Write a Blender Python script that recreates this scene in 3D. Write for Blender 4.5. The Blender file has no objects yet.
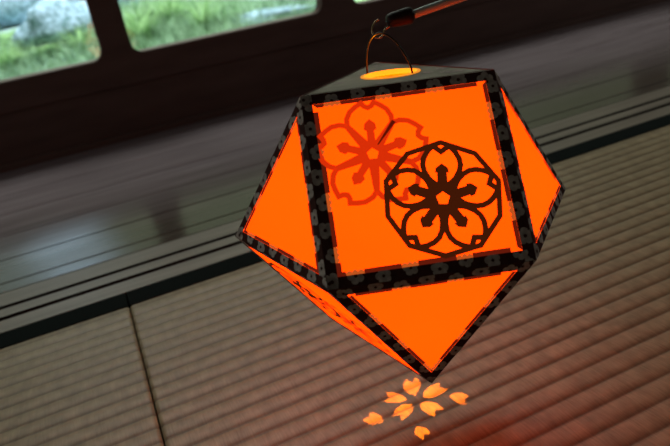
import bpy, bmesh, math, random
from mathutils import Vector, Matrix
R = random.Random(7)
sc = bpy.context.scene
COL = sc.collection
sc.view_settings.view_transform = 'Standard'
sc.view_settings.look = 'None'
sc.cycles.use_denoising = True
sc.cycles.use_adaptive_sampling = False

# ------------------------------------------------------------------ camera
F = 645.0
CAMZ = 0.25
RX = Vector((0.9072988, -0.3827425, -0.1741180))      # image right, in room axes
RY = Vector((-0.2974705, -0.2915834, -0.9091152))     # image down
RZ = Vector((0.2971871, 0.8766341, -0.3784079))       # forward
CAM = Vector((0, 0, CAMZ))
cam = bpy.data.cameras.new('camera')
cam.sensor_width = 36
cam.lens = F / 670 * 36
cam.clip_start = 0.01
cam_o = bpy.data.objects.new('camera', cam)
m = Matrix((RX, -RY, -RZ)).transposed().to_4x4()
m.translation = CAM
cam_o.matrix_world = m
COL.objects.link(cam_o)
sc.camera = cam_o
cam.dof.use_dof = True
cam.dof.focus_distance = 0.335
cam.dof.aperture_fstop = 12.5
cam.dof.aperture_blades = 0

def ray(x, y):
    return RX * ((x - 335) / F) + RY * ((y - 223) / F) + RZ
def at_depth(x, y, d):
    return CAM + ray(x, y) * d

# ------------------------------------------------------------------ material helpers
def mat(name):
    mt = bpy.data.materials.new(name)
    mt.use_nodes = True
    nt = mt.node_tree
    nt.nodes.clear()
    out = nt.nodes.new('ShaderNodeOutputMaterial')
    return mt, nt, out
def N(nt, t, **kw):
    n = nt.nodes.new(t)
    for k, v in kw.items():
        if k in n.inputs.keys():
            n.inputs[k].default_value = v
        else:
            setattr(n, k, v)
    return n
def L(nt, a, b):
    nt.links.new(a, b)
def ramp(nt, fac, stops):
    r = nt.nodes.new('ShaderNodeValToRGB')
    el = r.color_ramp.elements
    while len(el) < len(stops):
        el.new(0.5)
    for e, (p, c) in zip(el, stops):
        e.position = p
        e.color = (*c, 1)
    L(nt, fac, r.inputs['Fac'])
    return r.outputs['Color']
def coords(nt, scale=(1, 1, 1), kind='Object'):
    tc = nt.nodes.new('ShaderNodeTexCoord')
    mp = nt.nodes.new('ShaderNodeMapping')
    mp.inputs['Scale'].default_value = scale
    L(nt, tc.outputs[kind], mp.inputs['Vector'])
    return mp.outputs['Vector']
def noise(nt, vec, scale=5.0, detail=4.0, rough=0.5):
    n = N(nt, 'ShaderNodeTexNoise', Scale=scale, Detail=detail, Roughness=rough)
    L(nt, vec, n.inputs['Vector'])
    return n.outputs['Fac']
def principled(name, color, rough=0.6, spec=0.5, metal=0.0, var=None, vscale=(30, 30, 30), bump=0.0, emit=None, estr=0.0):
    mt, nt, out = mat(name)
    b = N(nt, 'ShaderNodeBsdfPrincipled')
    b.inputs['Roughness'].default_value = rough
    b.inputs['Metallic'].default_value = metal
    b.inputs['Specular IOR Level'].default_value = spec
    v = coords(nt, vscale)
    f = noise(nt, v, 1.0, 5.0)
    if var is None:
        var = tuple(c * 0.75 for c in color)
    L(nt, ramp(nt, f, [(0.3, var), (0.7, color)]), b.inputs['Base Color'])
    if bump:
        bp = N(nt, 'ShaderNodeBump', Strength=bump, Distance=0.001)
        L(nt, f, bp.inputs['Height'])
        L(nt, bp.outputs['Normal'], b.inputs['Normal'])
    if emit:
        b.inputs['Emission Color'].default_value = (*emit, 1)
        b.inputs['Emission Strength'].default_value = estr
    L(nt, b.outputs[0], out.inputs[0])
    return mt

# ------------------------------------------------------------------ object helpers
def obj(name, bm, material, parent=None, smooth=False):
    me = bpy.data.meshes.new(name)
    if smooth:
        for f in bm.faces:
            f.smooth = True
    bm.to_mesh(me)
    bm.free()
    for mt in (material if isinstance(material, (list, tuple)) else [material]):
        me.materials.append(mt)
    o = bpy.data.objects.new(name, me)
    COL.objects.link(o)
    if parent:
        o.parent = parent
    return o
def empty(name, loc):
    o = bpy.data.objects.new(name, None)
    o.location = loc
    o.empty_display_size = 0.02
    COL.objects.link(o)
    return o
def tag(o, label, cat, group=None, kind=None):
    o['label'] = label
    o['category'] = cat
    if group:
        o['group'] = group
    if kind:
        o['kind'] = kind
    return o
def struct(o, label=None, cat=None):
    o['kind'] = 'structure'
    if label:
        o['label'] = label
        o['category'] = cat
    return o
def box(bm, x0, x1, y0, y1, z0, z1, mi=0):
    vs = [bm.verts.new((x, y, z)) for x in (x0, x1) for y in (y0, y1) for z in (z0, z1)]
    for q in ((0, 1, 3, 2), (4, 6, 7, 5), (0, 4, 5, 1), (2, 3, 7, 6), (0, 2, 6, 4), (1, 5, 7, 3)):
        f = bm.faces.new([vs[i] for i in q])
        f.material_index = mi
def rbox(bm, x0, x1, y0, y1, z0, z1, r=0.002, seg=2):
    t = bmesh.new()
    box(t, x0, x1, y0, y1, z0, z1)
    bmesh.ops.recalc_face_normals(t, faces=t.faces)
    bmesh.ops.bevel(t, geom=list(t.edges), offset=r, segments=seg, affect='EDGES', profile=0.5)
    me = bpy.data.meshes.new('tmp')
    t.to_mesh(me)
    t.free()
    bm.from_mesh(me)
    bpy.data.meshes.remove(me)
def smoothpath(pts, n=8):
    out = []
    P = [pts[0]] + list(pts) + [pts[-1]]
    for i in range(1, len(P) - 2):
        a, b, c, d = P[i - 1:i + 3]
        for k in range(n):
            t = k / n
            out.append(0.5 * ((2 * b) + (c - a) * t + (2 * a - 5 * b + 4 * c - d) * t * t + (3 * b - a - 3 * c + d) * t ** 3))
    out.append(pts[-1])
    return out
def tube(bm, pts, rad, seg=10, mi=0):
    rads = rad if isinstance(rad, (list, tuple)) else [rad] * len(pts)
    rings = []
    d0 = (pts[1] - pts[0]).normalized()
    nrm = d0.orthogonal().normalized()
    for i, p in enumerate(pts):
        d = (pts[min(i + 1, len(pts) - 1)] - pts[max(i - 1, 0)]).normalized()
        nrm = (nrm - d * nrm.dot(d)).normalized()
        b = d.cross(nrm)
        rings.append([bm.verts.new(p + (nrm * math.cos(2 * math.pi * k / seg) + b * math.sin(2 * math.pi * k / seg)) * rads[i]) for k in range(seg)])
    for a, b in zip(rings, rings[1:]):
        for k in range(seg):
            f = bm.faces.new((a[k], a[(k + 1) % seg], b[(k + 1) % seg], b[k]))
            f.material_index = mi
            f.smooth = True
    bm.faces.new(rings[0][::-1]).material_index = mi
    bm.faces.new(rings[-1]).material_index = mi

# ------------------------------------------------------------------ materials: setting
def wood_floor():
    mt, nt, out = mat('aged_dark_floor_boards')
    b = N(nt, 'ShaderNodeBsdfPrincipled')
    v = coords(nt, (1.2, 22, 1))
    g = noise(nt, v, 4.0, 6.0, 0.6)
    v2 = coords(nt, (3.0, 6, 1))
    w = noise(nt, v2, 2.0, 3.0, 0.6)
    c = ramp(nt, g, [(0.3, (0.045, 0.035, 0.029)), (0.75, (0.10, 0.077, 0.063))])
    mx = N(nt, 'ShaderNodeMix', data_type='RGBA')
    mx.inputs[6].default_value = (0.11, 0.092, 0.080, 1)
    L(nt, c, mx.inputs[7])
    L(nt, ramp(nt, w, [(0.35, (0.4, 0.4, 0.4)), (0.65, (1, 1, 1))]), mx.inputs[0])
    # boards made paler towards the windows: brighter light put into the colour
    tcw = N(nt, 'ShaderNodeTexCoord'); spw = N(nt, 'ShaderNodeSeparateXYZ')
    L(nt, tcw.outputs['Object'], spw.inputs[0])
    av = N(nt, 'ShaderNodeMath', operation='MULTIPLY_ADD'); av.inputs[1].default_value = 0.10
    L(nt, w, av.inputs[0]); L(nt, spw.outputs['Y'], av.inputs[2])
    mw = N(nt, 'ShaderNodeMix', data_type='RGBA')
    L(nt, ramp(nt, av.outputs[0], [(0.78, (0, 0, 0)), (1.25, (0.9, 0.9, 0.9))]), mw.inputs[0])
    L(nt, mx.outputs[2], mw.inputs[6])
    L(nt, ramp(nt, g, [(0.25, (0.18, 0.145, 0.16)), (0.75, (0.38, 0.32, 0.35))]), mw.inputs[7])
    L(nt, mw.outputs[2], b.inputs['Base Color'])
    L(nt, ramp(nt, w, [(0.3, (0.20, 0.20, 0.20)), (0.7, (0.10, 0.10, 0.10))]), b.inputs['Roughness'])
    bp = N(nt, 'ShaderNodeBump', Strength=0.12, Distance=0.001)
    L(nt, g, bp.inputs['Height'])
    L(nt, bp.outputs['Normal'], b.inputs['Normal'])
    L(nt, b.outputs[0], out.inputs[0])
    return mt
def tatami_mat_material():
    mt, nt, out = mat('woven_rush')
    b = N(nt, 'ShaderNodeBsdfPrincipled', Roughness=0.42)
    b.inputs['Specular IOR Level'].default_value = 0.42
    v = coords(nt, (900, 60, 1))
    fib = noise(nt, v, 1.0, 2.0, 0.6)
    v2 = coords(nt, (110, 66.7, 1))
    blk = noise(nt, v2, 1.0, 2.0, 0.5)
    v3 = coords(nt, (5, 5, 1))
    big = noise(nt, v3, 1.0, 3.0, 0.5)
    c1 = ramp(nt, fib, [(0.2, (0.31, 0.240, 0.138)), (0.8, (0.45, 0.357, 0.215))])
    def mul(a, fac_col):
        mx = N(nt, 'ShaderNodeMix', data_type='RGBA', blend_type='MULTIPLY')
        mx.inputs[0].default_value = 1
        L(nt, a, mx.inputs[6])
        L(nt, fac_col, mx.inputs[7])
        return mx.outputs[2]
    c2 = mul(c1, ramp(nt, blk, [(0.3, (0.68, 0.65, 0.62)), (0.7, (1, 1, 1))]))
    c3 = mul(c2, ramp(nt, big, [(0.3, (0.86, 0.84, 0.82)), (0.7, (1, 1, 1))]))
    # shade painted into each valley between ridges (pitch 15 mm along y)
    tc = N(nt, 'ShaderNodeTexCoord')
    sp = N(nt, 'ShaderNodeSeparateXYZ')
    L(nt, tc.outputs['Object'], sp.inputs[0])
    d = N(nt, 'ShaderNodeMath', operation='DIVIDE'); d.inputs[1].default_value = 0.015
    L(nt, sp.outputs['Y'], d.inputs[0])
    fr = N(nt, 'ShaderNodeMath', operation='FRACT')
    L(nt, d.outputs[0], fr.inputs[0])
    c4 = mul(c3, ramp(nt, fr.outputs[0], [(0.0, (0.48, 0.42, 0.37)), (0.16, (0.78, 0.74, 0.70)), (0.38, (1, 1, 1)), (0.86, (1, 1, 1)), (1.0, (0.52, 0.46, 0.41))]))
    L(nt, c4, b.inputs['Base Color'])
    bp = N(nt, 'ShaderNodeBump', Strength=0.35, Distance=0.0006)
    L(nt, fib, bp.inputs['Height'])
    L(nt, bp.outputs['Normal'], b.inputs['Normal'])
    L(nt, b.outputs[0], out.inputs[0])
    return mt
M = {}
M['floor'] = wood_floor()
M['tatami'] = tatami_mat_material()
M['sill'] = principled('worn_sill_wood', (0.24, 0.20, 0.165), 0.38, 0.5, var=(0.13, 0.10, 0.08), vscale=(6, 90, 40), bump=0.1)
M['heri'] = principled('black_green_border_cloth', (0.009, 0.013, 0.0125), 0.9, 0.03, var=(0.006, 0.009, 0.009), vscale=(700, 700, 100), bump=0.2)
M['dark_wood'] = principled('dark_stained_wood', (0.125, 0.075, 0.066), 0.6, 0.1, var=(0.095, 0.056, 0.050), vscale=(8, 30, 40))
M['groove'] = principled('shaded_track_groove', (0.018, 0.009, 0.007), 0.8, 0.1)  # shade inside the sill grooves, put into the colour
M['sub'] = principled('underfloor', (0.02, 0.015, 0.012), 0.9)

def glass_mat():
    mt, nt, out = mat('window_glass')
    tr = N(nt, 'ShaderNodeBsdfTransparent')
    tr.inputs['Color'].default_value = (0.93, 0.97, 0.96, 1)
    gl = N(nt, 'ShaderNodeBsdfGlossy', Roughness=0.03)
    # same thin-pane reflectance from both of its sides
    ge = N(nt, 'ShaderNodeNewGeometry')
    io = N(nt, 'ShaderNodeMapRange')
    io.inputs['To Min'].default_value = 1.45
    io.inputs['To Max'].default_value = 1 / 1.45
    L(nt, ge.outputs['Backfacing'], io.inputs['Value'])
    fz = N(nt, 'ShaderNodeFresnel')
    L(nt, io.outputs[0], fz.inputs['IOR'])
    w = noise(nt, coords(nt, (3, 3, 3)), 1.0, 2.0)
    bp = N(nt, 'ShaderNodeBump', Strength=0.05, Distance=0.01)
    L(nt, w, bp.inputs['Height'])
    L(nt, bp.outputs['Normal'], gl.inputs['Normal'])
    mx = N(nt, 'ShaderNodeMixShader')
    L(nt, fz.outputs[0], mx.inputs[0])
    L(nt, tr.outputs[0], mx.inputs[1])
    L(nt, gl.outputs[0], mx.inputs[2])
    L(nt, mx.outputs[0], out.inputs[0])
    return mt
M['glass'] = glass_mat()

# ------------------------------------------------------------------ floor of the veranda, sill, wall, windows
WALL_Y = 1.27
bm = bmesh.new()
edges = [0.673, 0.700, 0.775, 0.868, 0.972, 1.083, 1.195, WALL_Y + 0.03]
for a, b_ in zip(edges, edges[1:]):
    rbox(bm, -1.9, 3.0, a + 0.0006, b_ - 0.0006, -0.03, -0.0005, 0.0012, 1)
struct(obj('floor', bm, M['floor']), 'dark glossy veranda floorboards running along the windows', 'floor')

bm = bmesh.new()
prof = [(0.5790, -0.03), (0.5790, -0.0004), (0.6045, -0.0002), (0.6050, -0.007), (0.6125, -0.007), (0.6130, -0.0002),
        (0.6310, -0.0002), (0.6315, -0.007), (0.6385, -0.007), (0.6390, -0.0002), (0.6722, -0.0004), (0.6722, -0.03)]
va = [bm.verts.new((-1.9, y, z)) for y, z in prof]
vb = [bm.verts.new((3.0, y, z)) for y, z in prof]
for i in range(len(prof) - 1):
    f_ = bm.faces.new((va[i], vb[i], vb[i + 1], va[i + 1]))
    f_.material_index = 1 if i in (2, 3, 4, 6, 7, 8) else 0
bm.faces.new(va[::-1]); bm.faces.new(vb)
bmesh.ops.recalc_face_normals(bm, faces=bm.faces)
struct(obj('trim_1', bm, [M['sill'], M['groove']]), 'grooved wooden door sill between veranda and tatami', 'sill')

bm = bmesh.new()
box(bm, -1.9, 3.0, -1.3, 0.5785, -0.09, -0.055)
struct(obj('floor_underlay', bm, M['sub']), 'wooden base under the tatami mats', 'floor')

PANE_W, Z0, Z1 = 0.381, 0.149, 1.55
LEFTS = [-1.6675, -1.22, -0.7725, -0.325, 0.1085, 0.556, 1.42]
WIDTHS = [0.381, 0.381, 0.381, 0.381, 0.381, 0.765, 0.381]
cuts = [LEFTS[0] - 0.033] + [(a + w_ + b) / 2 for a, w_, b in zip(LEFTS, WIDTHS, LEFTS[1:])] + [LEFTS[-1] + PANE_W + 0.033]
bm = bmesh.new()
rbox(bm, -1.9, 3.0, WALL_Y - 0.012, WALL_Y + 0.03, -0.001, 0.012, 0.002)     # bottom rail
rbox(bm, -1.9, 3.0, WALL_Y, WALL_Y + 0.03, 0.012, 0.098, 0.001)              # kick panel
box(bm, -1.9, 3.0, WALL_Y, WALL_Y + 0.03, Z1 + 0.05, 2.3)
box(bm, cuts[-1], 3.0, WALL_Y, WALL_Y + 0.03, 0.098, Z1 + 0.05)
box(bm, -1.9, cuts[0], WALL_Y, WALL_Y + 0.03, 0.098, Z1 + 0.05)
struct(obj('wall_back', bm, M['dark_wood']), 'near-black wooden panel below the windows', 'wall')
M['ledge'] = principled('pale_outer_ledge', (0.38, 0.37, 0.34), 0.8, 0.2, vscale=(20, 20, 20))

bm = bmesh.new()
box(bm, -1.9, 3.0, -1.3, 2.1, 2.3, 2.36)
struct(obj('ceiling', bm, M['dark_wood']), 'dark wooden ceiling and eave', 'ceiling')

def window_frame_bm(xa, xb, za, zb, oxa, oxb, oza, ozb, y0, y1, rad=0.022):
    bm = bmesh.new()
    outer = [(xa, za), (xb, za), (xb, zb), (xa, zb)]
    inner = []
    nseg = 6
    for cx, cz, a0 in ((oxa + rad, oza + rad, 180), (oxb - rad, oza + rad, 270), (oxb - rad, ozb - rad, 0), (oxa + rad, ozb - rad, 90)):
        inner.append([(cx + rad * math.cos(math.radians(a0 + 90 * k / nseg)), cz + rad * math.sin(math.radians(a0 + 90 * k / nseg))) for k in range(nseg + 1)])
    for y, flip in ((y0, False), (y1, True)):
        ov = [bm.verts.new((x, y, z)) for x, z in outer]
        iv = [[bm.verts.new((x, y, z)) for x, z in c] for c in inner]
        for i in range(4):
            for k in range(nseg):
                bm.faces.new((ov[i], iv[i][k], iv[i][k + 1]))
            j = (i + 1) % 4
            bm.faces.new((ov[i], iv[i][-1], iv[j][0], ov[j]))
        if not flip:
            A = (ov, sum(iv, []))
        else:
            B = (ov, sum(iv, []))
    for a, b in zip(A, B):
        n = len(a)
        for i in range(n):
            bm.faces.new((a[i], a[(i + 1) % n], b[(i + 1) % n], b[i]))
    bmesh.ops.recalc_face_normals(bm, faces=bm.faces)
    return bm
for n_, ox in enumerate(LEFTS):
    PANE_W = WIDTHS[n_]
    w = obj('window_%d' % (n_ + 1), window_frame_bm(cuts[n_], cuts[n_ + 1], 0.098, Z1 + 0.05, ox, ox + PANE_W, Z0, Z1, WALL_Y - 0.004, WALL_Y + 0.026), M['dark_wood'])
    struct(w, 'dark wooden window frame with round-cornered glass pane', 'window')
    bm = bmesh.new()
    box(bm, ox - 0.004, ox + PANE_W + 0.004, WALL_Y + 0.009, WALL_Y + 0.012, Z0 - 0.004, Z1 + 0.004)
    obj('pane', bm, M['glass'], w)
    bm = bmesh.new()
    rbox(bm, cuts[n_] + 0.001, cuts[n_ + 1] - 0.001, WALL_Y + 0.031, WALL_Y + 0.075, 0.12, Z0 - 0.0005, 0.002)
    obj('outer_ledge', bm, M['ledge'], w)

# ------------------------------------------------------------------ tatami mats
PITCH_T = 0.015
def tatami(x0, x1, y_end, y_start, label):
    t = empty('tatami_mat', ((x0 + x1) / 2, (y_end + y_start) / 2, -0.055))
    ox, oy = t.location.x, t.location.y
    bm = bmesh.new()
    rows = []
    yl = y_end - 0.030
    n = int((yl - y_start) / PITCH_T)
    prof = [(0.0, -0.0008), (0.06, -0.00045), (0.2, -0.0001), (0.42, 0.0001), (0.68, 0.00005), (0.86, -0.0002), (0.96, -0.0005)]
    y_first = math.floor(yl / PITCH_T) * PITCH_T
    for i in range(n):
        for fr, z in prof:
            y = y_first - (i + 1) * PITCH_T + fr * PITCH_T
            rows.append((y, z))
    rows.sort()
    rows.append((yl + 0.002, -0.0004))
    xs = [x0 + 0.0005, x0 + 0.0022, x0 + 0.0036, x0 + 0.0050] + [x0 + 0.003 + (x1 - x0 - 0.006) * k / 12 for k in range(1, 12)] + [x1 - 0.0050, x1 - 0.0036, x1 - 0.0022, x1 - 0.0005]
    grid = []
    for y, z in rows:
        grid.append([bm.verts.new((x, y, z - (0.0016 if j in (0, len(xs) - 1) else 0))) for j, x in enumerate(xs)])
    for a, b in zip(grid, grid[1:]):
        for j in range(len(xs) - 1):
            bm.faces.new((a[j], a[j + 1], b[j + 1], b[j])).smooth = True
    # side skirt
    for j in (0, len(xs) - 1):
        prev = None
        for g in (grid[0], grid[-1]):
            lo = bm.verts.new((g[j].co.x, g[j].co.y, -0.054))
            if prev:
                bm.faces.new((prev[0], g[j], lo, prev[1]))
            prev = (g[j], lo)
    lo0 = [bm.verts.new((v.co.x, v.co.y, -0.054)) for v in (grid[-1][0], grid[-1][-1])]
    w = obj('woven_surface', bm, M['tatami'], t)
    w.matrix_parent_inverse = Matrix.Translation(-t.location)
    bm = bmesh.new()
    rbox(bm, x0 + 0.0006, x1 - 0.0006, y_end - 0.0302, y_end, -0.054, 0.0006, 0.0012, 2)
    h = obj('border_cloth', bm, M['heri'], t, smooth=False)
    h.matrix_parent_inverse = Matrix.Translation(-t.location)
    tag(t, label, 'tatami mat', 'tatami mats with dark cloth borders')
SEAM = -0.0175
tatami(SEAM, SEAM + 0.90, 0.5768, -1.20, 'wide tatami mat under the orange lantern, right of the seam')
tatami(SEAM - 0.90, SEAM, 0.5768, -1.20, 'tatami mat at lower left, left of the dark seam')

# ------------------------------------------------------------------ lantern
A_ = 0.25 / 2.86
LR = Matrix(((0.94727723, 0.31558129, 0.05544633), (-0.31595750, 0.94877108, -0.00207520), (-0.05326077, -0.01555289, 0.99845951)))
LC = Vector((0.13419235, 0.28566956, 0.12054108))
H_ = math.sqrt(2 / 3); r_ = 1 / math.sqrt(3)
def rp(rad, z, a):
    return Vector((rad * math.cos(math.radians(a)), rad * math.sin(math.radians(a)), z)) * A_
V = {'TL': rp(r_, H_, -150), 'TR': rp(r_, H_, -30), 'BK': rp(r_, H_, 90),
     'BL': rp(1, 0, -120), 'BR': rp(1, 0, -60), 'R': rp(1, 0, 0), 'L': rp(1, 0, 180), 'EA': rp(1, 0, 60), 'EB': rp(1, 0, 120),
     'BT': rp(r_, -H_, -90), 'F': rp(r_, -H_, 150), 'G': rp(r_, -H_, 30)}
lan = bpy.data.objects.new('paper_lantern', None)
lan.matrix_world = Matrix.Translation(LC) @ LR.to_4x4()
lan.empty_display_size = 0.02
COL.objects.link(lan)
tag(lan, 'glowing orange paper lantern with dark blossom-print edges and cut-paper flower crests', 'lantern')

def paper(name, col, estr, transl, inner=(0.9, 0.62, 0.03), inner_w=0.25):
    mt, nt, out = mat(name)
    v = coords(nt, (22, 22, 22))
    f = noise(nt, v, 1.0, 3.0, 0.5)
    v2 = coords(nt, (1500, 1500, 1500))
    f2 = noise(nt, v2, 1.0, 2.0, 0.5)
    e = N(nt, 'ShaderNodeEmission', Strength=estr)
    mx = N(nt, 'ShaderNodeMix', data_type='RGBA', blend_type='MULTIPLY')
    mx.inputs[0].default_value = 1
    L(nt, ramp(nt, f, [(0.3, tuple(c * 0.93 for c in col)), (0.7, col)]), mx.inputs[6])
    L(nt, ramp(nt, f2, [(0.3, (0.96, 0.96, 0.96)), (0.7, (1, 1, 1))]), mx.inputs[7])
    L(nt, mx.outputs[2], e.inputs['Color'])
    t = N(nt, 'ShaderNodeBsdfTranslucent')
    t.inputs['Color'].default_value = tuple(transl) + (1,)
    d = N(nt, 'ShaderNodeBsdfDiffuse')
    d.inputs['Color'].default_value = tuple(c * inner_w for c in inner) + (1,)
    a1 = N(nt, 'ShaderNodeAddShader')
    a2 = N(nt, 'ShaderNodeAddShader')
    L(nt, e.outputs[0], a1.inputs[0]); L(nt, t.outputs[0], a1.inputs[1])
    L(nt, a1.outputs[0], a2.inputs[0]); L(nt, d.outputs[0], a2.inputs[1])
    L(nt, a2.outputs[0], out.inputs[0])
    return mt
PAPER = paper('glowing_orange_paper', (3.1, 0.113, 0.001), 1.0, (0.02, 0.006, 0.0003), inner_w=0.12)
BORDER = principled('dark_washi_border', (0.085, 0.032, 0.028), 0.85, 0.06, var=(0.055, 0.021, 0.019), vscale=(400, 400, 400))
BLOSSOM = principled('grey_blossom_print', (0.62, 0.54, 0.50), 0.85, 0.1, var=(0.36, 0.30, 0.28), vscale=(500, 500, 500))
FRINGE = principled('backlit_dark_paper', (0.03, 0.006, 0.004), 0.8, 0.1, emit=(0.13, 0.010, 0.003), estr=0.9)
FRINGE_L = principled('backlit_blossom_paper', (0.25, 0.10, 0.05), 0.8, 0.1, emit=(0.50, 0.085, 0.012), estr=1.0)
CREST = principled('dark_cut_paper', (0.035, 0.012, 0.007), 0.8, 0.1, var=(0.018, 0.007, 0.005), vscale=(900, 900, 900), emit=(0.06, 0.010, 0.002), estr=0.8)
REDP = principled('red_orange_cut_paper', (0.25, 0.03, 0.01), 0.8, 0.1, var=(0.2, 0.02, 0.006), vscale=(600, 600, 600), emit=(0.72, 0.028, 0.002), estr=0.95)
SLIT_SHADOW = principled('painted_slit_shadow', (0.06, 0.01, 0.006), 0.9, 0.1, emit=(0.12, 0.006, 0.001), estr=0.8)  # colour of the painted shadow on the red blossom
TOPP = principled('grey_green_printed_paper', (0.50, 0.47, 0.39), 0.8, 0.1, var=(0.32, 0.30, 0.245), vscale=(60, 60, 60))
DARKC = principled('dark_bottom_card', (0.02, 0.012, 0.01), 0.85, 0.1)
RIM = principled('amber_rim_paper', (0.75, 0.36, 0.06), 0.7, 0.2, emit=(1.0, 0.33, 0.02), estr=0.75)

class Face:
    def __init__(s, names, u=None):
        s.P = [V[n] for n in names]
        s.c = sum(s.P, Vector()) / len(s.P)
        s.n = s.c.normalized()
        s.u = (u[1] - u[0]).normalized() if u else (s.P[1] - s.P[0]).normalized()
        s.v = s.n.cross(s.u)
        s.poly = [((p - s.c).dot(s.u), (p - s.c).dot(s.v)) for p in s.P]
        ar = sum(a[0] * b[1] - b[0] * a[1] for a, b in zip(s.poly, s.poly[1:] + s.poly[:1]))
        if ar < 0:
            s.poly.reverse()
    def to3(s, p, off=0.0):
        return s.c + s.u * p[0] + s.v * p[1] + s.n * off
    def ngon(s, bm, pts, off, mi=0):
        vs = [bm.verts.new(s.to3(p, off)) for p in pts]
        f = bm.faces.new(vs)
        f.material_index = mi
        f.normal_update()
        if f.normal.dot(s.n) < 0:
            f.normal_flip()
        return f
def inset(poly, d):
    n = len(poly)
    out = []
    for i in range(n):
        p0, p1, p2 = Vector(poly[i - 1]), Vector(poly[i]), Vector(poly[(i + 1) % n])
        e1, e2 = (p1 - p0).normalized(), (p2 - p1).normalized()
        n1, n2 = Vector((-e1.y, e1.x)), Vector((-e2.y, e2.x))
        b = (n1 + n2)
        b = b / b.dot(n1)
        out.append(tuple(p1 + b * d))
    return out
def clip(subj, poly):
    n = len(poly)
    for i in range(n):
        a, b = poly[i], poly[(i + 1) % n]
        f = lambda p: (b[0] - a[0]) * (p[1] - a[1]) - (b[1] - a[1]) * (p[0] - a[0])
        res = []
        for j in range(len(subj)):
            p, q = subj[j - 1], subj[j]
            fp, fq = f(p), f(q)
            if (fp >= 0) != (fq >= 0):
                t = fp / (fp - fq)
                res.append((p[0] + (q[0] - p[0]) * t, p[1] + (q[1] - p[1]) * t))
            if fq >= 0:
                res.append(q)
        subj = res
        if len(subj) < 3:
            return []
    return subj
def blossom_poly(c, rad, rot, n=30):
    return [(c[0] + rad * (0.74 + 0.26 * abs(math.sin(2.5 * (2 * math.pi * k / n))) ** 0.6) * math.cos(rot + 2 * math.pi * k / n),
             c[1] + rad * (0.74 + 0.26 * abs(math.sin(2.5 * (2 * math.pi * k / n))) ** 0.6) * math.sin(rot + 2 * math.pi * k / n)) for k in range(n)]

def border(face, parent, wd, wf, blossoms=True):
    """dark printed paper band round one face, with its grey blossoms and the backlit inner fringe"""
    OFF = 0.0005
    poly = face.poly
    outer = inset(poly, -OFF * 0.518)
    inner = inset(poly, wd)
    inner2 = inset(poly, wd + wf)
    bm = bmesh.new()
    n = len(poly)
    for i in range(n):
        j = (i + 1) % n
        face.ngon(bm, [outer[i], outer[j], inner[j], inner[i]], OFF, 0)
        # the print: staggered rows of blossoms, 23 mm apart; where the single-layer
        # inner fringe is dark it glows deep red, where a blossom crosses it glows pale
        a, b = Vector(inner[i]), Vector(inner[j])
        e = (b - a).normalized()
        nrm = Vector((-e.y, e.x))
        ln = (b - a).length
        per = 0.0232
        ph = R.uniform(0.0, per)
        rows = [ph + per * k for k in range(-1, 6)]
        cur = 0.0
        for c0 in rows + [ln + 1]:
            half = R.uniform(0.0034, 0.0044)
            s0, s1 = c0 - half, c0 + half
            d1 = min(s0, ln)
            if d1 - cur > 0.0015:
                w = wf * R.uniform(0.9, 1.1)
                t0 = max(cur, wf * 0.9); t1 = min(d1, ln - wf * 0.9)
                if t1 > t0:
                    face.ngon(bm, [tuple(a + e * cur), tuple(a + e * d1), tuple(a + e * t1 + nrm * w), tuple(a + e * t0 + nrm * w)], OFF * 0.8, 2)
            if s1 > 0:
                cur = max(cur, s1)
            if s0 > 0.0005 and s1 < ln - 0.0005:
                pts = [tuple(a + e * s0)]
                for k in range(13):
                    t = k / 12
                    pts.append(tuple(a + e * (s0 + (s1 - s0) * t) + nrm * wf * (0.62 + 0.5 * abs(math.sin(t * math.pi * 3)) * math.sin(math.pi * t) ** 0.4)))
                pts.append(tuple(a + e * s1))
                face.ngon(bm, pts, OFF * 0.7, 3)
            for cc, rad in ((a + e * c0 - nrm * wd * 0.12, half * 0.95), (a + e * (c0 + per / 2 + R.uniform(-0.001, 0.001)) - nrm * wd * R.uniform(0.50, 0.62), R.uniform(0.0034, 0.0040))):
                hp = [tuple(a - e * 0.03), tuple(a - e * 0.03 - nrm * 0.02), tuple(b + e * 0.03 - nrm * 0.02), tuple(b + e * 0.03)]
                rot = R.uniform(0, 6)
                for rr_, o_, mi_ in ((rad, 1.3, 1), (rad * 0.22, 1.6, 0)):
                    bp = clip(blossom_poly(cc, rr_, rot, 40), outer)
                    bp = clip(bp, hp) if len(bp) > 2 else []
                    if len(bp) > 2:
                        face.ngon(bm, bp, OFF * o_, mi_)
    return obj('printed_border', bm, [BORDER, BLOSSOM, FRINGE, FRINGE_L], parent)

def stroke(face, bm, pts, w, off, closed=False, mi=0, w1=None):
    P = [Vector(p) for p in pts]
    n = len(P)
    left, right = [], []
    for i in range(n):
        if closed:
            a, b = P[i - 1], P[(i + 1) % n]
            d1, d2 = (P[i] - a).normalized(), (b - P[i]).normalized()
        else:
            d1 = (P[i] - P[i - 1]).normalized() if i else (P[1] - P[0]).normalized()
            d2 = (P[i + 1] - P[i]).normalized() if i < n - 1 else d1
        n1, n2 = Vector((-d1.y, d1.x)), Vector((-d2.y, d2.x))
        b = n1 + n2
        b = b / max(b.dot(n1), 0.45)
        ww = w if w1 is None else w + (w1 - w) * i / (n - 1)
        left.append(P[i] + b * ww / 2); right.append(P[i] - b * ww / 2)
    rng = range(n) if closed else range(n - 1)
    for i in rng:
        j = (i + 1) % n
        face.ngon(bm, [tuple(left[i]), tuple(left[j]), tuple(right[j]), tuple(right[i])], off, mi)
def rotp(p, c, ang, s):
    ca, sa = math.cos(ang), math.sin(ang)
    return (c[0] + s * (p[0] * ca - p[1] * sa), c[1] + s * (p[0] * sa + p[1] * ca))
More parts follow.
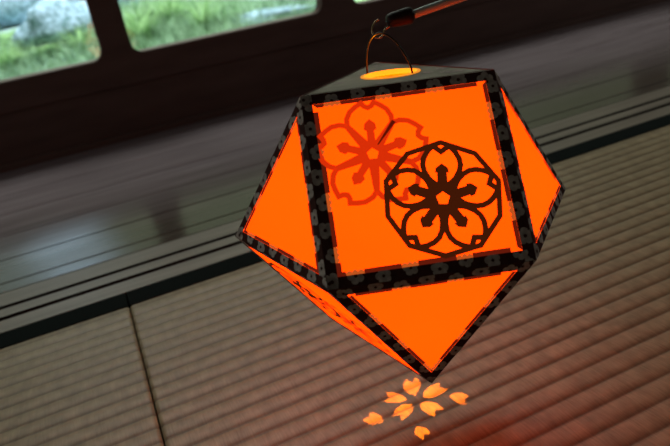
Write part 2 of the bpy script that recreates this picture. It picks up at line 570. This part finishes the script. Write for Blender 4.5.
def crest(face, parent, c, s, rot, off=0.0009):
    """dark cut-paper crest: five petals in a ten-sided ring"""
    bm = bmesh.new()
    ring = [rotp((0.955 * math.sin(2 * math.pi * k / 10) * (1 if k % 2 == 0 else 0.985), 0.955 * math.cos(2 * math.pi * k / 10) * (1 if k % 2 == 0 else 0.985)), c, rot, s) for k in range(10)]
    stroke(face, bm, ring, 0.086 * s, off, True)
    half = [(0.05, 0.17), (0.14, 0.25), (0.225, 0.35), (0.285, 0.46), (0.308, 0.57), (0.29, 0.68), (0.235, 0.785), (0.175, 0.855), (0.125, 0.89)]
    for k in range(5):
        ang = rot - 2 * math.pi * k / 5
        rp_ = lambda p: rotp(p, c, ang, s)
        loop = [(-x, y) for x, y in half] + [(0.0, 0.795)] + [(x, y) for x, y in reversed(half)]
        stroke(face, bm, [rp_(p) for p in loop], 0.09 * s, off * 0.97)
        face.ngon(bm, [rp_(p) for p in ((-0.085, 0.14), (0.085, 0.14), (0.08, 0.44), (-0.08, 0.44))], off * 1.01)
        face.ngon(bm, [rp_(p) for p in ((-0.115, 0.435), (0.115, 0.435), (0.10, 0.515), (0.0, 0.595), (-0.10, 0.515))], off * 1.02)
        # wedge where two petals meet
        a2 = ang + math.pi / 5
        wp = lambda p: rotp(p, c, a2, s)
        face.ngon(bm, [wp(p) for p in ((-0.09, 0.10), (0.09, 0.10), (0.095, 0.28), (0.05, 0.42), (0.0, 0.50), (-0.05, 0.42), (-0.095, 0.28))], off * 1.03)
        # pentagon collar
        p0 = (0, 0.115); n0 = rotp((0, 0.115), (0, 0), -2 * math.pi / 5, 1)
        q0 = (0, 0.26); m0 = rotp((0, 0.26), (0, 0), -2 * math.pi / 5, 1)
        face.ngon(bm, [rp_(p) for p in (p0, q0, m0, n0)], off * 1.04)
    return obj('dark_flower_crest', bm, CREST, parent)
def sakura(face, parent, c, s, rot, off=0.0006):
    """lighter red-orange cherry blossom cut-out lying behind the crest"""
    bm = bmesh.new()
    for k in range(5):
        ang = rot - 2 * math.pi * k / 5
        rp_ = lambda p: rotp(p, c, ang, s)
        half = [(0.42, 0.578), (0.415, 0.72), (0.345, 0.86), (0.235, 0.95), (0.12, 1.02), (0.07, 0.95)]
        loop = [(-x, y) for x, y in half] + [(0.0, 0.915)] + [(x, y) for x, y in reversed(half)]
        stroke(face, bm, [rp_(p) for p in loop], 0.098 * s, off)
        a2 = ang + math.pi / 5
        wp = lambda p: rotp(p, c, a2, s)
        stroke(face, bm, [wp((0, 0.16)), wp((0, 0.45)), wp((0, 0.74))], 0.20 * s, off * 0.98, w1=0.11 * s)
        face.ngon(bm, [rp_(p) for p in ((-0.08, 0.14), (0.08, 0.14), (0.068, 0.46), (-0.068, 0.46))], off * 1.01)
        face.ngon(bm, [rp_(p) for p in ((-0.12, 0.49), (0.12, 0.49), (0.10, 0.60), (0.0, 0.69), (-0.10, 0.60))], off * 1.02)
        face.ngon(bm, [rp_(p) for p in ((-0.068, 0.45), (0.068, 0.45), (0.12, 0.492), (-0.12, 0.492))], off * 1.03)
        p0 = (0, 0.115); n0 = rotp((0, 0.115), (0, 0), -2 * math.pi / 5, 1)
        q0 = (0, 0.225); m0 = rotp((0, 0.225), (0, 0), -2 * math.pi / 5, 1)
        face.ngon(bm, [rp_(p) for p in (p0, q0, m0, n0)], off * 1.04)
    # narrow shadow painted along one petal boundary
    a2 = rot - math.pi / 5
    wp = lambda p: rotp(p, c, a2, s)
    face.ngon(bm, [wp(p) for p in ((-0.02, 0.20), (0.0, 0.20), (0.05, 0.76), (-0.03, 0.76))], off * 1.1, 1)
    return obj('red_blossom_cutout', bm, [REDP, SLIT_SHADOW], parent)

def panel(names, u, name, crest_at=None, red_at=None, wd=0.0045, wf=0.002):
    f = Face(names, u)
    bm = bmesh.new()
    f.ngon(bm, f.poly, 0)
    p = obj(name, bm, PAPER, lan)
    border(f, p, wd, wf)
    if red_at:
        sakura(f, p, *red_at)
    if crest_at:
        crest(f, p, *crest_at)
    return f
mm = 0.001
CR, RD = 26.6 * mm, 23.8 * mm
FRONT = panel(['TL', 'TR', 'BR', 'BL'], (V['TL'], V['TR']), 'square_panel', ((10.3 * mm, -12.1 * mm), CR, math.radians(-8)), ((-16.2 * mm, 12.3 * mm), RD, math.radians(-3)))
panel(['L', 'BL', 'BT', 'F'], (V['L'], V['BL']), 'square_panel', ((-14 * mm, 9 * mm), CR * 0.92, math.radians(-60)), ((11 * mm, -11 * mm), RD * 0.9, 0))
panel(['R', 'BR', 'BT', 'G'], (V['BR'], V['R']), 'square_panel', ((11 * mm, -11 * mm), CR, 0), ((-16 * mm, 12 * mm), RD, 0))
panel(['TL', 'L', 'EB', 'BK'], (V['BK'], V['TL']), 'square_panel', ((11 * mm, -11 * mm), CR, 0), ((-16 * mm, 12 * mm), RD, 0))
panel(['TR', 'R', 'EA', 'BK'], (V['TR'], V['BK']), 'square_panel', ((11 * mm, -11 * mm), CR, 0), ((-16 * mm, 12 * mm), RD, 0))
panel(['EA', 'EB', 'F', 'G'], (V['EA'], V['EB']), 'square_panel', ((11 * mm, -11 * mm), CR, 0), ((-16 * mm, 12 * mm), RD, 0))
for t in (['TL', 'L', 'BL'], ['TR', 'R', 'BR'], ['BK', 'EA', 'EB'], ['BL', 'BR', 'BT'], ['L', 'EB', 'F'], ['R', 'EA', 'G']):
    panel(t, None, 'triangle_panel', wd=0.0042, wf=0.0016)

# top triangle with the round opening
TOP = Face(['TL', 'TR', 'BK'], (V['TL'], V['TR']))
HC, HR = (1.2 * mm, 2.4 * mm), 14.6 * mm
def holed(face, bm, outer, holes, off, mi=0):
    """triangulated polygon with holes"""
    es = []
    for loop in [outer] + holes:
        vs = [bm.verts.new(face.to3(p, off)) for p in loop]
        es += [bm.edges.new((vs[i], vs[(i + 1) % len(vs)])) for i in range(len(vs))]
    r = bmesh.ops.triangle_fill(bm, edges=es, use_beauty=True, use_dissolve=False, normal=face.n)
    for g in r['geom']:
        if isinstance(g, bmesh.types.BMFace):
            g.material_index = mi
            g.normal_update()
            if g.normal.dot(face.n) < 0:
                g.normal_flip()
circ = lambda rr, n=48: [(HC[0] + rr * math.cos(2 * math.pi * k / n), HC[1] + 0.84 * rr * math.sin(2 * math.pi * k / n)) for k in range(n)]
bm = bmesh.new()
holed(TOP, bm, inset(TOP.poly, -0.0001), [circ(HR)], 0.0004)
for k in range(26):     # pale blossom print on the top sheet
    c = (R.uniform(-0.04, 0.04), R.uniform(-0.025, 0.05))
    if math.hypot(c[0] - HC[0], c[1] - HC[1]) < HR + 0.004:
        continue
    bp = clip(blossom_poly(c, R.uniform(0.0024, 0.0036), R.uniform(0, 6)), TOP.poly)
    if len(bp) > 2:
        TOP.ngon(bm, bp, 0.0006, 1)
# thin dark fold line along the edges
po = inset(TOP.poly, -0.0003); pi_ = inset(TOP.poly, 0.0009)
for i in range(3):
    j = (i + 1) % 3
    TOP.ngon(bm, [po[i], po[j], pi_[j], pi_[i]], 0.0007, 2)
top = obj('top_panel', bm, [TOPP, BLOSSOM, BORDER], lan)
bm = bmesh.new()
ca, cb = circ(HR + 0.0001), circ(HR - 0.0016)
for lvl, (pa, pb) in enumerate(((ca, cb),)):
    for i in range(48):
        j = (i + 1) % 48
        TOP.ngon(bm, [pa[i], pa[j], pb[j], pb[i]], 0.0009)
        vs = [bm.verts.new(TOP.to3(p, o)) for p, o in ((pb[i], 0.0009), (pb[j], 0.0009), (pb[j], -0.0015), (pb[i], -0.0015))]
        bm.faces.new(vs)
        vs = [bm.verts.new(TOP.to3(p, o)) for p, o in ((pa[j], 0.0009), (pa[i], 0.0009), (pa[i], 0.0003), (pa[j], 0.0003))]
        bm.faces.new(vs)
obj('opening_rim', bm, RIM, top)

# bottom triangle: dark card with petal holes which throw the blossom of light on the mat
BOT = Face(['BT', 'F', 'G'], None)
LIGHT_L = Vector((0, 0, 0.0))
LIGHT_W = LC + LR @ LIGHT_L
FL = Vector((0.12605, 0.288525, 0.0))
petals = [
    [(2.2, 3.2), (-0.4, 9.5), (1.0, 16.4), (5.6, 20.2), (7.0, 16.0), (11.5, 18.6), (11.3, 13.2), (8.6, 8.6)],
    [(5.6, -0.6), (9.0, 3.6), (14.6, 6.2), (20.8, 5.5), (18.9, 1.1), (22.0, -2.0), (14.1, -4.5), (9.0, -3.4)],
    [(-3.7, 2.5), (-3.6, 7.6), (-6.0, 13.0), (-10.7, 16.9), (-12.1, 12.1), (-16.6, 10.9), (-13.0, 6.6), (-8.4, 3.4)],
    [(1.9, -3.2), (6.4, -6.0), (9.4, -11.0), (9.9, -17.0), (5.8, -15.4), (2.6, -19.6), (-0.6, -12.5), (0.0, -7.2)],
    [(-2.9, -1.8), (-8.0, 0.8), (-13.2, -0.6), (-17.7, -5.0), (-13.9, -7.5), (-15.5, -11.7), (-9.0, -9.9), (-4.6, -6.4)],
    [(-24.7, -6.0), (-22.9, -2.2), (-24.3, 2.4), (-27.5, 5.9), (-29.2, 3.0), (-33.6, 2.4), (-32.0, -2.2), (-28.6, -5.4)],
    [(19.1, -8.1), (23.6, -8.6), (26.8, -11.4), (28.0, -15.9), (24.8, -16.7), (23.1, -20.8), (19.6, -17.0), (18.3, -12.4)],
    [(-10.0, -20.4), (-13.2, -23.4), (-14.2, -27.4), (-12.3, -31.5), (-10.0, -29.2), (-7.2, -30.2), (-6.4, -26.4), (-7.6, -23.0)]]
holes = []
for pp in petals:
    tipv, notch = Vector(pp[0]), Vector(pp[4])
    nn_ = notch.lerp(tipv, 0.07)
    pp = pp[:4] + [tuple(nn_)] + pp[5:]
    loop = []
    for x, y in pp:
        w = FL + Vector((x * mm, y * mm, 0))
        l = LR.transposed() @ (w - LC)
        d = l - LIGHT_L
        t = BOT.n.dot(BOT.c - LIGHT_L) / BOT.n.dot(d)
        q = LIGHT_L + d * t - BOT.c
        loop.append((q.dot(BOT.u), q.dot(BOT.v)))
    # smooth the outline except at the tip and the notch
    loop2 = []
    n = len(loop)
    sharp = {0, 3, 4, 5}
    for i in range(n):
        a, b = Vector(loop[i]), Vector(loop[(i + 1) % n])
        ta = (Vector(loop[(i + 1) % n]) - Vector(loop[i - 1])) / 2 if i not in sharp else (b - a)
        tb = (Vector(loop[(i + 2) % n]) - a) / 2 if (i + 1) % n not in sharp else (b - a)
        for k in range(4):
            t = k / 4
            h00, h10, h01, h11 = 2 * t ** 3 - 3 * t * t + 1, t ** 3 - 2 * t * t + t, -2 * t ** 3 + 3 * t * t, t ** 3 - t * t
            loop2.append(tuple(a * h00 + ta * h10 + b * h01 + tb * h11))
    holes.append(loop2)
bm = bmesh.new()
holed(BOT, bm, BOT.poly, holes, 0.0)
obj('bottom_panel', bm, DARKC, lan)

# wire bail
WIRE = principled('black_wire', (0.012, 0.009, 0.008), 0.35, 0.3, metal=0.0)
def loc(p):            # world -> lantern
    return LR.transposed() @ (p - LC)
wa, wb = TOP.to3((-9.2 * mm, 10.6 * mm), -0.002), TOP.to3((10.4 * mm, -6.6 * mm), -0.002)
AX = Vector((0.0006, 0.001, TOP.c.z))
def hpt(t, z):          # point in the bail plane: t from -1 (left leg) to 1, z above the top sheet
    return AX + (wb - wa) / 2 * t + Vector((0, 0, z))
bail = [wa + Vector((0, 0, -0.002)), wa + Vector((0, 0, 0.004)), hpt(-0.97, 0.0085), hpt(-0.86, 0.0140), hpt(-0.66, 0.0180), hpt(-0.36, 0.0202), hpt(-0.05, 0.0196),
        hpt(0.30, 0.0168), hpt(0.62, 0.0120), hpt(0.88, 0.0060), wb + Vector((0, 0, 0.003)), wb + Vector((0, 0, -0.002))]
bm = bmesh.new()
tube(bm, smoothpath(bail, 6), 0.0005, 8)
obj('wire_handle', bm, WIRE, lan)

# ------------------------------------------------------------------ carrying stick with hook
D = (LC - CAM).dot(RZ)
dH = D + 0.004
pt = lambda x, y, d=0: at_depth(x, y, dH + d)
tip, joint, far = pt(387, 21.5), pt(413, 14.6), pt(900, -160, -0.02)
st = empty('carrying_stick', joint)
inv = Matrix.Translation(-joint)
ROD = principled('brushed_grey_rod', (0.40, 0.50, 0.48), 0.42, 0.5, metal=0.2, var=(0.30, 0.40, 0.38))
CAP = principled('black_rubber_cap', (0.008, 0.005, 0.005), 0.45, 0.2, bump=0.2, vscale=(500, 500, 500))
bm = bmesh.new()
tube(bm, [joint + (tip - joint) * 0.2, joint, far], [0.0023, 0.0023, 0.0026], 20)
o = obj('rod', bm, ROD, st); o.matrix_parent_inverse = inv
bm = bmesh.new()
ax = (joint - tip)
ln = ax.length; ax.normalize()
prof = [(-0.0005, 0.0008), (0.0, 0.0026), (0.0012, 0.0036), (0.003, 0.0040), (ln * 0.55, 0.0044), (ln * 0.8, 0.0046), (ln * 0.94, 0.0043), (ln, 0.0034), (ln + 0.0005, 0.0024)]
tube(bm, [tip + ax * t for t, _ in prof], [q for _, q in prof], 24)
o = obj('rubber_cap', bm, CAP, st); o.matrix_parent_inverse = inv
HOOKM = principled('dark_brass_hook', (0.50, 0.36, 0.20), 0.25, 0.5, metal=0.9)
bm = bmesh.new()
hk = [pt(392, 25), pt(388, 27.5), pt(384.5, 30), pt(383.6, 34), pt(381, 37.2), pt(377.5, 38), pt(373.8, 35.8), pt(372, 31), pt(373, 25.5), pt(375.6, 21.6), pt(378.8, 19.6)]
tube(bm, smoothpath(hk, 6), 0.0005, 8)
o = obj('hook', bm, HOOKM, st); o.matrix_parent_inverse = inv
tag(st, 'grey carrying stick with black rubber tip and hook, holding the lantern', 'stick')

# ------------------------------------------------------------------ garden beyond the glass
def gz(x, y):
    t = max(0.0, min(1.0, (y - 2.2) / 6.0))
    return -0.42 + 0.62 * t * t * (3 - 2 * t) + 0.04 * math.sin(1.7 * x + 0.6) + 0.03 * math.sin(2.3 * y + x)
def garden(x, y):          # where the sight line of a pixel meets the garden slope
    d = ray(x, y)
    s = 1.5 / d.y
    while s * d.y < 9.5:
        p = CAM + d * s
        if p.z < gz(p.x, p.y):
            break
        s += 0.02
    return Vector((p.x, p.y, gz(p.x, p.y)))
def ground_mat():
    mt, nt, out = mat('mossy_gravel_ground')
    b = N(nt, 'ShaderNodeBsdfPrincipled', Roughness=0.9)
    v = coords(nt, (1, 1, 1))
    f1 = noise(nt, v, 1.3, 4.0, 0.6)
    f2 = noise(nt, v, 14.0, 4.0, 0.6)
    c1 = ramp(nt, f2, [(0.3, (0.10, 0.24, 0.08)), (0.7, (0.36, 0.62, 0.28))])
    c2 = ramp(nt, f2, [(0.3, (0.17, 0.30, 0.32)), (0.7, (0.60, 0.78, 0.95))])  # pale blue gravel tone carries the garden haze
    mx = N(nt, 'ShaderNodeMix', data_type='RGBA')
    L(nt, ramp(nt, f1, [(0.45, (0, 0, 0)), (0.58, (1, 1, 1))]), mx.inputs[0])
    L(nt, c1, mx.inputs[6]); L(nt, c2, mx.inputs[7])
    L(nt, mx.outputs[2], b.inputs['Base Color'])
    L(nt, b.outputs[0], out.inputs[0])
    return mt
bm = bmesh.new()
nx, ny = 44, 40
g = [[bm.verts.new((-6 + 14 * i / nx, 1.36 + 9.0 * j / ny, gz(-6 + 14 * i / nx, 1.36 + 9.0 * j / ny))) for i in range(nx + 1)] for j in range(ny + 1)]
for j in range(ny):
    for i in range(nx):
        bm.faces.new((g[j][i], g[j][i + 1], g[j + 1][i + 1], g[j + 1][i])).smooth = True
struct(obj('garden_ground', bm, ground_mat()), 'mossy gravel garden slope outside the windows', 'ground')

ROCK = principled('haze_tinted_rock', (0.52, 0.70, 0.92), 0.95, 0.1, var=(0.06, 0.15, 0.14), vscale=(24, 24, 24), bump=0.6)  # blue tint is distance haze put into the rock colour
def rock(p, sx, sy, sz, label, seed):
    rr = random.Random(seed)
    bm = bmesh.new()
    bmesh.ops.create_icosphere(bm, subdivisions=3, radius=1)
    ph = [rr.uniform(0, 6) for _ in range(6)]
    for v in bm.verts:
        c = v.co
        k = 1 + 0.13 * math.sin(3 * c.x + ph[0]) + 0.11 * math.sin(4 * c.y + ph[1] + 2 * c.z) + 0.08 * math.sin(6 * c.z + ph[2] + 3 * c.x) + 0.05 * math.sin(9 * c.x + 7 * c.y + ph[3])
        c *= k
        c.x *= sx; c.y *= sy; c.z *= sz
        c.z = max(c.z, -sz * 0.45)
    o = obj('garden_rock', bm, ROCK, smooth=True)
    o.location = (p.x, p.y, p.z + sz * 0.3)
    o.rotation_euler.z = rr.uniform(0, 6)
    tag(o, label, 'rock', 'pale rocks in the garden')
rock(garden(30, 20), 0.70, 0.4, 0.34, 'pale bluish rock in the left window pane, upper part', 1)
rock(garden(70, 34), 0.40, 0.3, 0.20, 'pale bluish rock in the left window pane, above its right corner', 2)
rock(garden(133, 6), 0.36, 0.3, 0.20, 'pale bluish rock at the upper left of the middle window pane', 3)
rock(garden(262, 20), 0.30, 0.22, 0.05, 'flat pale grey stone low in the middle window pane, right of the grass', 4)
rock(garden(290, 14), 0.20, 0.20, 0.05, 'small flat stone near the lower right corner of the middle pane', 5)

def leaf_mat(name, a, b_):
    mt, nt, out = mat(name)
    oi = N(nt, 'ShaderNodeNewGeometry')
    c = ramp(nt, oi.outputs['Random Per Island'], [(0.0, a), (1.0, b_)])
    d = N(nt, 'ShaderNodeBsdfDiffuse')
    t = N(nt, 'ShaderNodeBsdfTranslucent')
    L(nt, c, d.inputs['Color']); L(nt, c, t.inputs['Color'])
    mx = N(nt, 'ShaderNodeMixShader')
    mx.inputs[0].default_value = 0.4
    L(nt, d.outputs[0], mx.inputs[1]); L(nt, t.outputs[0], mx.inputs[2])
    L(nt, mx.outputs[0], out.inputs[0])
    return mt
LEAF1 = leaf_mat('fresh_green_blades', (0.17, 0.36, 0.13), (0.62, 0.88, 0.48))
LEAF2 = leaf_mat('mid_green_leaves', (0.10, 0.21, 0.11), (0.52, 0.72, 0.52))
def blade(bm, base, az, ln, lean, w, seg=4):
    d = Vector((math.cos(az), math.sin(az), 0)); sd = Vector((-d.y, d.x, 0))
    prev = None
    for k in range(seg + 1):
        t = k / seg
        p = base + d * (ln * lean * t * t) + Vector((0, 0, ln * (t - 0.45 * lean * t * t)))
        ww = w * (1 - t) ** 0.7 + 0.0004
        cur = (bm.verts.new(p - sd * ww), bm.verts.new(p + sd * ww))
        if prev:
            bm.faces.new((prev[0], prev[1], cur[1], cur[0]))
        prev = cur
def tuft_mesh(seed, n, ln, w, lean):
    rr = random.Random(seed)
    bm = bmesh.new()
    for _ in range(n):
        rad = rr.uniform(0, 0.10)
        a = rr.uniform(0, 6.283)
        blade(bm, Vector((rad * math.cos(a), rad * math.sin(a), 0)), a + rr.uniform(-0.8, 0.8), ln * rr.uniform(0.6, 1.1), lean * rr.uniform(0.4, 1.2), w)
    return bm
def fern_mesh(seed, n, ln):
    rr = random.Random(seed)
    bm = bmesh.new()
    for i in range(n):
        az = 6.283 * i / n + rr.uniform(-0.2, 0.2)
        d = Vector((math.cos(az), math.sin(az), 0)); sd = Vector((-d.y, d.x, 0))
        l = ln * rr.uniform(0.8, 1.1)
        for k in range(2, 16):
            t = k / 16
            p = d * (l * 0.95 * t) + Vector((0, 0, l * (0.95 * t - 0.85 * t * t)))
            pw = l * 0.22 * math.sin(math.pi * (0.12 + 0.85 * t)) 
            for s in (-1, 1):
                q = p + sd * s * pw + d * pw * 0.4 - Vector((0, 0, pw * 0.15))
                e = d * l * 0.022
                bm.faces.new([bm.verts.new(x) for x in (p - e, q - e * 0.2, q + e * 0.2, p + e)])
    return bm
def shrub_mesh(seed, n, rx, rz):
    rr = random.Random(seed)
    bm = bmesh.new()
    for _ in range(n):
        v = Vector((rr.gauss(0, 1), rr.gauss(0, 1), abs(rr.gauss(0, 1)))).normalized() * rr.uniform(0.55, 1.0)
        p = Vector((v.x * rx, v.y * rx, v.z * rz + 0.05))
        a = Vector((rr.gauss(0, 1), rr.gauss(0, 1), rr.gauss(0, 1))).normalized()
        b = a.orthogonal().normalized()
        s = rr.uniform(0.02, 0.04)
        bm.faces.new([bm.verts.new(x) for x in (p - a * s, p + b * s * 0.45, p + a * s, p - b * s * 0.45)])
    return bm
tufts = [obj('grass_tuft', tuft_mesh(11, 90, 0.34, 0.006, 0.9), LEAF1), obj('grass_tuft', tuft_mesh(12, 110, 0.26, 0.006, 1.1), LEAF2)]
first = [True, True]
def place(proto, p, rz, s, label, cat, group, used):
    o = proto if not used[0] else proto.copy()
    if used[0]:
        COL.objects.link(o)
    used[0] = True
    o.location = (p.x, p.y, p.z - 0.01)
    o.rotation_euler = (0, 0, rz)
    o.scale = (s, s, s)
    tag(o, label, cat, group)
u0, u1, u2, u3 = [False], [False], [False], [False]
bright = [(10, 70), (84, 50), (143, 40), (172, 22), (205, 28)]
for i, (x, y) in enumerate(bright):
    w = 'left' if x < 110 else 'middle'
    place(tufts[0], garden(x, y), R.uniform(0, 6), R.uniform(0.7, 1.15), 'fresh green grass tuft in the %s window pane' % w, 'grass', 'fresh grass tufts in the %s window pane' % w, u0)
# the ground-covering grass: nobody could count it
rr = random.Random(5)
bm = bmesh.new()
for _ in range(520):
    if rr.random() < 0.75:
        p = garden(rr.uniform(105, 330), rr.uniform(-6, 52)) 
    else:
        p = garden(rr.uniform(-20, 110), rr.uniform(40, 90))
    for _k in range(14):
        a = rr.uniform(0, 6.283)
        q = Vector((p.x + rr.gauss(0, 0.09), p.y + rr.gauss(0, 0.12), 0))
        q.z = gz(q.x, q.y) - 0.005
        blade(bm, q, a, rr.uniform(0.09, 0.20), rr.uniform(0.4, 1.2), 0.005, 3)
gc = obj('grass', bm, LEAF2)
tag(gc, 'soft green grass covering the garden slope outside', 'grass', kind='stuff')
bpy.data.objects.remove(tufts[1])
fern = obj('fern', fern_mesh(21, 13, 0.42), LEAF1)
place(fern, garden(34, 60), 0.4, 0.9, 'bright fern with radiating fronds low in the left window pane', 'fern', 'garden ferns', u2)
place(fern, garden(18, 40), 1.4, 0.7, 'smaller fern near the left edge of the left window pane', 'fern', 'garden ferns', u2)
place(fern, garden(150, 20), 1.0, 0.8, 'fern at the upper left of the middle window pane', 'fern', 'garden ferns', u2)
shr = obj('shrub', shrub_mesh(31, 900, 0.5, 0.55), LEAF2)
for x, y, s, lab in ((92, 2, 0.7, 'leafy shrub at the top right of the left window pane'), (4, 4, 0.8, 'leafy shrub at the top left corner of the left window pane'),
                     (168, 0, 0.9, 'leafy shrub at the top of the middle window pane, left half'), (236, -4, 0.8, 'leafy shrub at the top of the middle window pane, centre'),
                     (312, -8, 0.9, 'leafy shrub at the top right of the middle window pane')):
    p = garden(x, y)
    p.y += 0.4
    p.z = gz(p.x, p.y)
    place(shr, p, R.uniform(0, 6), s, lab, 'shrub', 'leafy shrubs in the garden', u3)

# ------------------------------------------------------------------ light
W = bpy.data.worlds.new('overcast_sky')
sc.world = W
W.use_nodes = True
nt = W.node_tree
nt.nodes.clear()
wo = nt.nodes.new('ShaderNodeOutputWorld')
bg = nt.nodes.new('ShaderNodeBackground')
tc = nt.nodes.new('ShaderNodeTexCoord')
sp = nt.nodes.new('ShaderNodeSeparateXYZ')
L(nt, tc.outputs['Generated'], sp.inputs[0])
amb = ramp(nt, sp.outputs['Y'], [(0.0, (0.028, 0.027, 0.021)), (0.30, (0.085, 0.086, 0.072)), (0.72, (0.15, 0.165, 0.10)), (0.92, (0.33, 0.37, 0.24))])
def mirror_dir(x, y):
    d = ray(x, y)
    return Vector((d.x, d.y, -d.z)).normalized()
# gaps in the trees where the white sky shows
total = None
for (x, y), rad, k in (((88, 274), 0.065, 1.0), ((56, 246), 0.06, 0.45), ((30, 283), 0.07, 0.25)):
    d = mirror_dir(x, y)
    dp = N(nt, 'ShaderNodeVectorMath', operation='DOT_PRODUCT')
    L(nt, tc.outputs['Generated'], dp.inputs[0])
    dp.inputs[1].default_value = d
    mr = N(nt, 'ShaderNodeMapRange', interpolation_type='SMOOTHSTEP')
    mr.inputs['From Min'].default_value = math.cos(rad)
    mr.inputs['From Max'].default_value = math.cos(rad * 0.2)
    mr.inputs['To Max'].default_value = k
    L(nt, dp.outputs['Value'], mr.inputs['Value'])
    if total is None:
        total = mr.outputs[0]
    else:
        ad = N(nt, 'ShaderNodeMath', operation='ADD')
        L(nt, total, ad.inputs[0]); L(nt, mr.outputs[0], ad.inputs[1])
        total = ad.outputs[0]
mx = N(nt, 'ShaderNodeMix', data_type='RGBA', clamp_factor=True)
L(nt, total, mx.inputs[0])
L(nt, amb, mx.inputs[6])
mx.inputs[7].default_value = (1.5, 1.9, 2.3, 1)
L(nt, mx.outputs[2], bg.inputs['Color'])
bg.inputs['Strength'].default_value = 1.0
L(nt, bg.outputs[0], wo.inputs[0])

def light(name, kind, loc_, energy, color, **kw):
    l = bpy.data.lights.new(name, kind)
    l.energy = energy
    l.color = color
    for k, v in kw.items():
        setattr(l, k, v)
    o = bpy.data.objects.new(name, l)
    o.location = loc_
    COL.objects.link(o)
    return o
light('lantern_light', 'POINT', LIGHT_W, 3.6, (1.0, 0.225, 0.001), shadow_soft_size=0.0005)
o = light('added_left_fill', 'AREA', (-1.85, 0.85, 0.85), 3, (0.97, 1.0, 0.93), shape='RECTANGLE', size=0.8, size_y=1.3)  # unseen fill, added to brighten floorboards and tatami from the left
o.rotation_euler = (math.radians(90), 0, math.radians(-90))
o = light('added_right_fill', 'AREA', (2.95, 0.45, 0.95), 6, (1.0, 0.98, 0.90), shape='RECTANGLE', size=0.8, size_y=1.3)  # unseen fill, added to lift the far right tatami
o.rotation_euler = (math.radians(90), 0, math.radians(90))
o = light('garden_skylight', 'AREA', (1.0, 5.0, 6.5), 850, (1.0, 0.96, 0.88), shape='SQUARE', size=7.0)

o = light('added_garden_fill', 'AREA', (2.0, 7.0, 5.5), 260, (0.93, 0.98, 1.0), shape='SQUARE', size=7.0, spread=math.radians(60))  # added fill, narrow spread so it brightens only the garden
